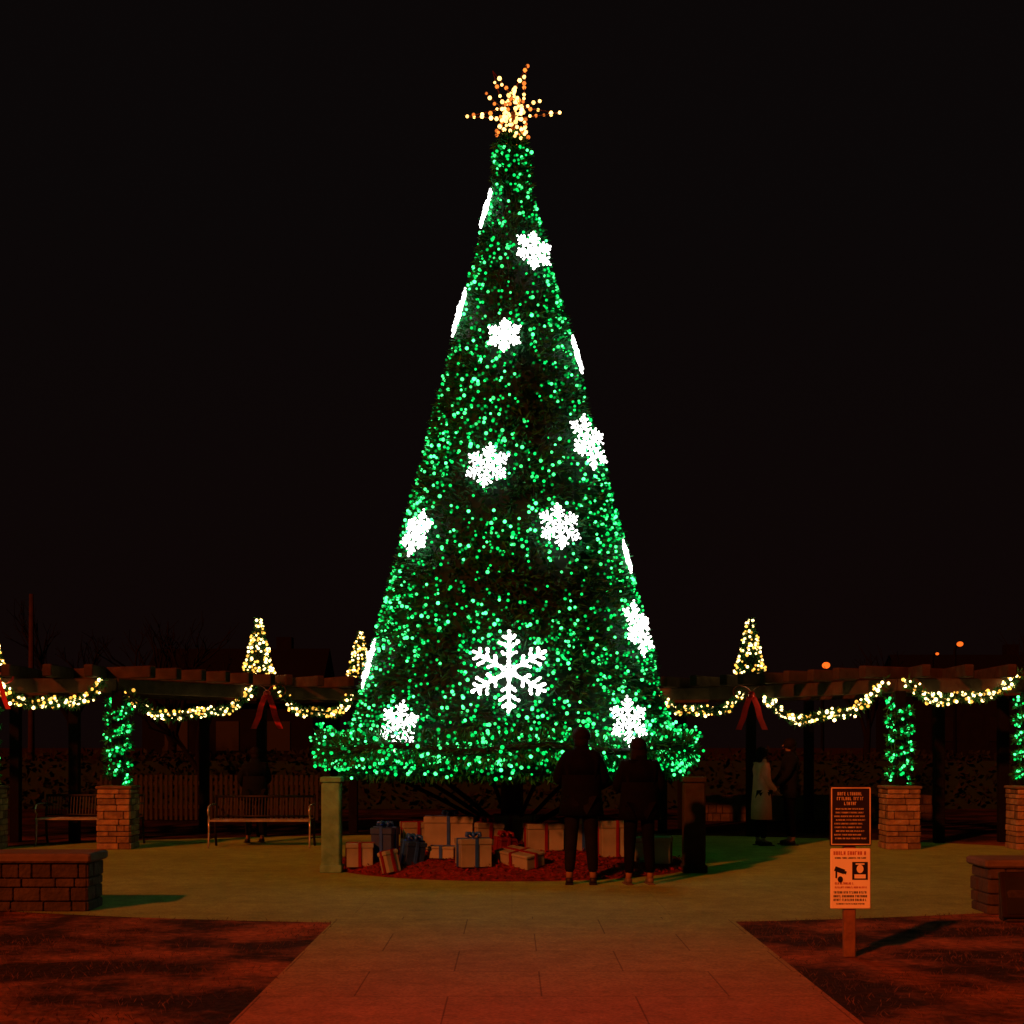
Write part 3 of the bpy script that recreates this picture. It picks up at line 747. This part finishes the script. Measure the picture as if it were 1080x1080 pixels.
    g = MB(); g.merge_mesh(skin_mesh(vs, es), ck)
    g.loft([(0, 0, 1.20, .17 * w_, .13), (0, 0, 1.34, .185 * w_, .135), (0, 0, 1.41, .16 * w_, .12), (0, 0, 1.46, .10, .095), (0, 0, 1.51, .08, .085)], ck, 20)
    if coat:
        g.loft([(0, 0, .46, .21, .18), (0, 0, .7, .205, .175), (0, 0, .9, .19, .16), (0, 0, 1.1, .17, .145), (0, 0, 1.25, .17, .135)], coat, 20)
    else:
        g.loft([(0, 0, .76, .19 * w_, .145), (0, 0, .9, .178 * w_, .14), (0, 0, 1.05, .165 * w_, .13), (0, 0, 1.2, .17 * w_, .13)], top, 20)
    g.obj('coat' if coat else 'jacket', e)
    vs = [(P(0, 0, .93), (.145, .115))]; es = []
    for i in range(2):
        b0 = len(vs); vs += [(hips[i], .10), (kn[i], .076), (an[i] + Vector((0, 0, .03)), .060)]; es += [(0, b0), (b0, b0 + 1), (b0 + 1, b0 + 2)]
    g = MB(); g.merge_mesh(skin_mesh(vs, es), bottom); g.obj('trousers', e)
    for i in range(2):
        a = an[i]; g = MB(); v2 = [(Vector((a.x, a.y - .035, .05)), .046), (Vector((a.x, a.y + .06, .045)), .046), (Vector((a.x, a.y + .17, .035)), .036)]
        g.merge_mesh(skin_mesh(v2, [(0, 1), (1, 2)]), shoe); g.box((a.x, a.y + .065, .010), (.088, .28, .02), shoe, bev=.008); g.obj('shoe', e)
    g = MB(); hc = hm + Vector((0, -.018, .022))
    g.ball(hc, .106, 'hair', 14, 10, (.97, 1.02, .97))
    if hair == 'long':
        g.loft([(hc.x, hc.y - .05, hc.z - .27, .085, .035), (hc.x, hc.y - .045, hc.z - .14, .10, .055), (hc.x, hc.y - .02, hc.z, .09, .07)], 'hair', 14)
    else: g.loft([(hc.x, hc.y - .03, hc.z - .14, .065, .05), (hc.x, hc.y - .03, hc.z - .03, .09, .07)], 'hair', 14)
    g.obj('hair', e)
    return e
person('person in dark jacket and jeans looking at the tree', (.80, 16.42, 0), -.05, 1.80, Lel=(-.27, .03, 1.13), Lwr=(-.12, .25, 1.14), Rel=(.27, .03, 1.12), Rwr=(.12, .26, 1.16), top='black', bottom='denim', headt=(0, .01), wide=1.3)
person('person in dark hip-length coat and pale shoes facing the tree', (1.47, 16.42, 0), .12, 1.68, Lel=(-.27, .02, 1.13), Lwr=(-.12, .22, 1.1), Rel=(.28, .0, 1.13), Rwr=(.12, .22, 1.08), top='black', bottom='black', shoe='shoel', hair='long', wide=1.35, headt=(-.01, .02))
person('person in dark jacket standing behind a metal bench', (-4.22, 23.35, 0), .4, 1.56, Lel=(-.27, .03, 1.13), Lwr=(-.14, .22, 1.0), Rel=(.27, .03, 1.13), Rwr=(.14, .22, 1.0), top='navy', bottom='denim', wide=1.35)
person('person in pale knee-length coat reaching towards a companion', (3.99, 22.75, 0), -math.pi / 2 + .2, 1.56, Rel=(.19, .04, 1.12), Rwr=(.13, .22, .95), Lel=(-.19, .06, 1.12), Lwr=(-.12, .24, .97), coat='tan', bottom='denim', hair='long')
person('person in dark jacket facing a companion in pale coat', (4.47, 22.85, 0), math.pi / 2, 1.70, Rel=(.22, .08, 1.14), Rwr=(.12, .25, .98), Lel=(-.22, .08, 1.14), Lwr=(-.1, .26, .95), top='navy', bottom='black', wide=1.15)

# ------------------------------------------------------------ world, sun, camera
w = bpy.data.worlds.new('World'); S.world = w; w.use_nodes = True
N = w.node_tree.nodes; L = w.node_tree.links; bg = N['Background']
tc = N.new('ShaderNodeTexCoord'); sp = N.new('ShaderNodeSeparateXYZ'); rp = N.new('ShaderNodeValToRGB')
L.new(tc.outputs['Generated'], sp.inputs[0]); L.new(sp.outputs['Z'], rp.inputs[0])
rp.color_ramp.elements[0].position = 0; rp.color_ramp.elements[0].color = (.0042, .0016, .0014, 1)
rp.color_ramp.elements[1].position = .35; rp.color_ramp.elements[1].color = (.0032, .0022, .0022, 1)
L.new(rp.outputs[0], bg.inputs['Color']); bg.inputs['Strength'].default_value = 1.0
sl = bpy.data.lights.new('sun', 'SUN'); sl.energy = 3.1; sl.color = (1, .135, .016); sl.angle = math.radians(2)
so = bpy.data.objects.new('sun', sl); COL.objects.link(so)
dv = Vector((1.6, 2.55, -1.45)); so.rotation_euler = dv.to_track_quat('-Z', 'Y').to_euler()
cd = bpy.data.cameras.new('camera'); co = bpy.data.objects.new('camera', cd); COL.objects.link(co)
co.location = (0, 0, 1.62); co.rotation_euler = (math.radians(90), 0, 0); cd.lens = 50; cd.sensor_width = 36; cd.shift_y = 245 / 1080; cd.clip_end = 2000
S.camera = co
S.view_settings.view_transform = 'Standard'; S.view_settings.look = 'None'; S.view_settings.exposure = 0
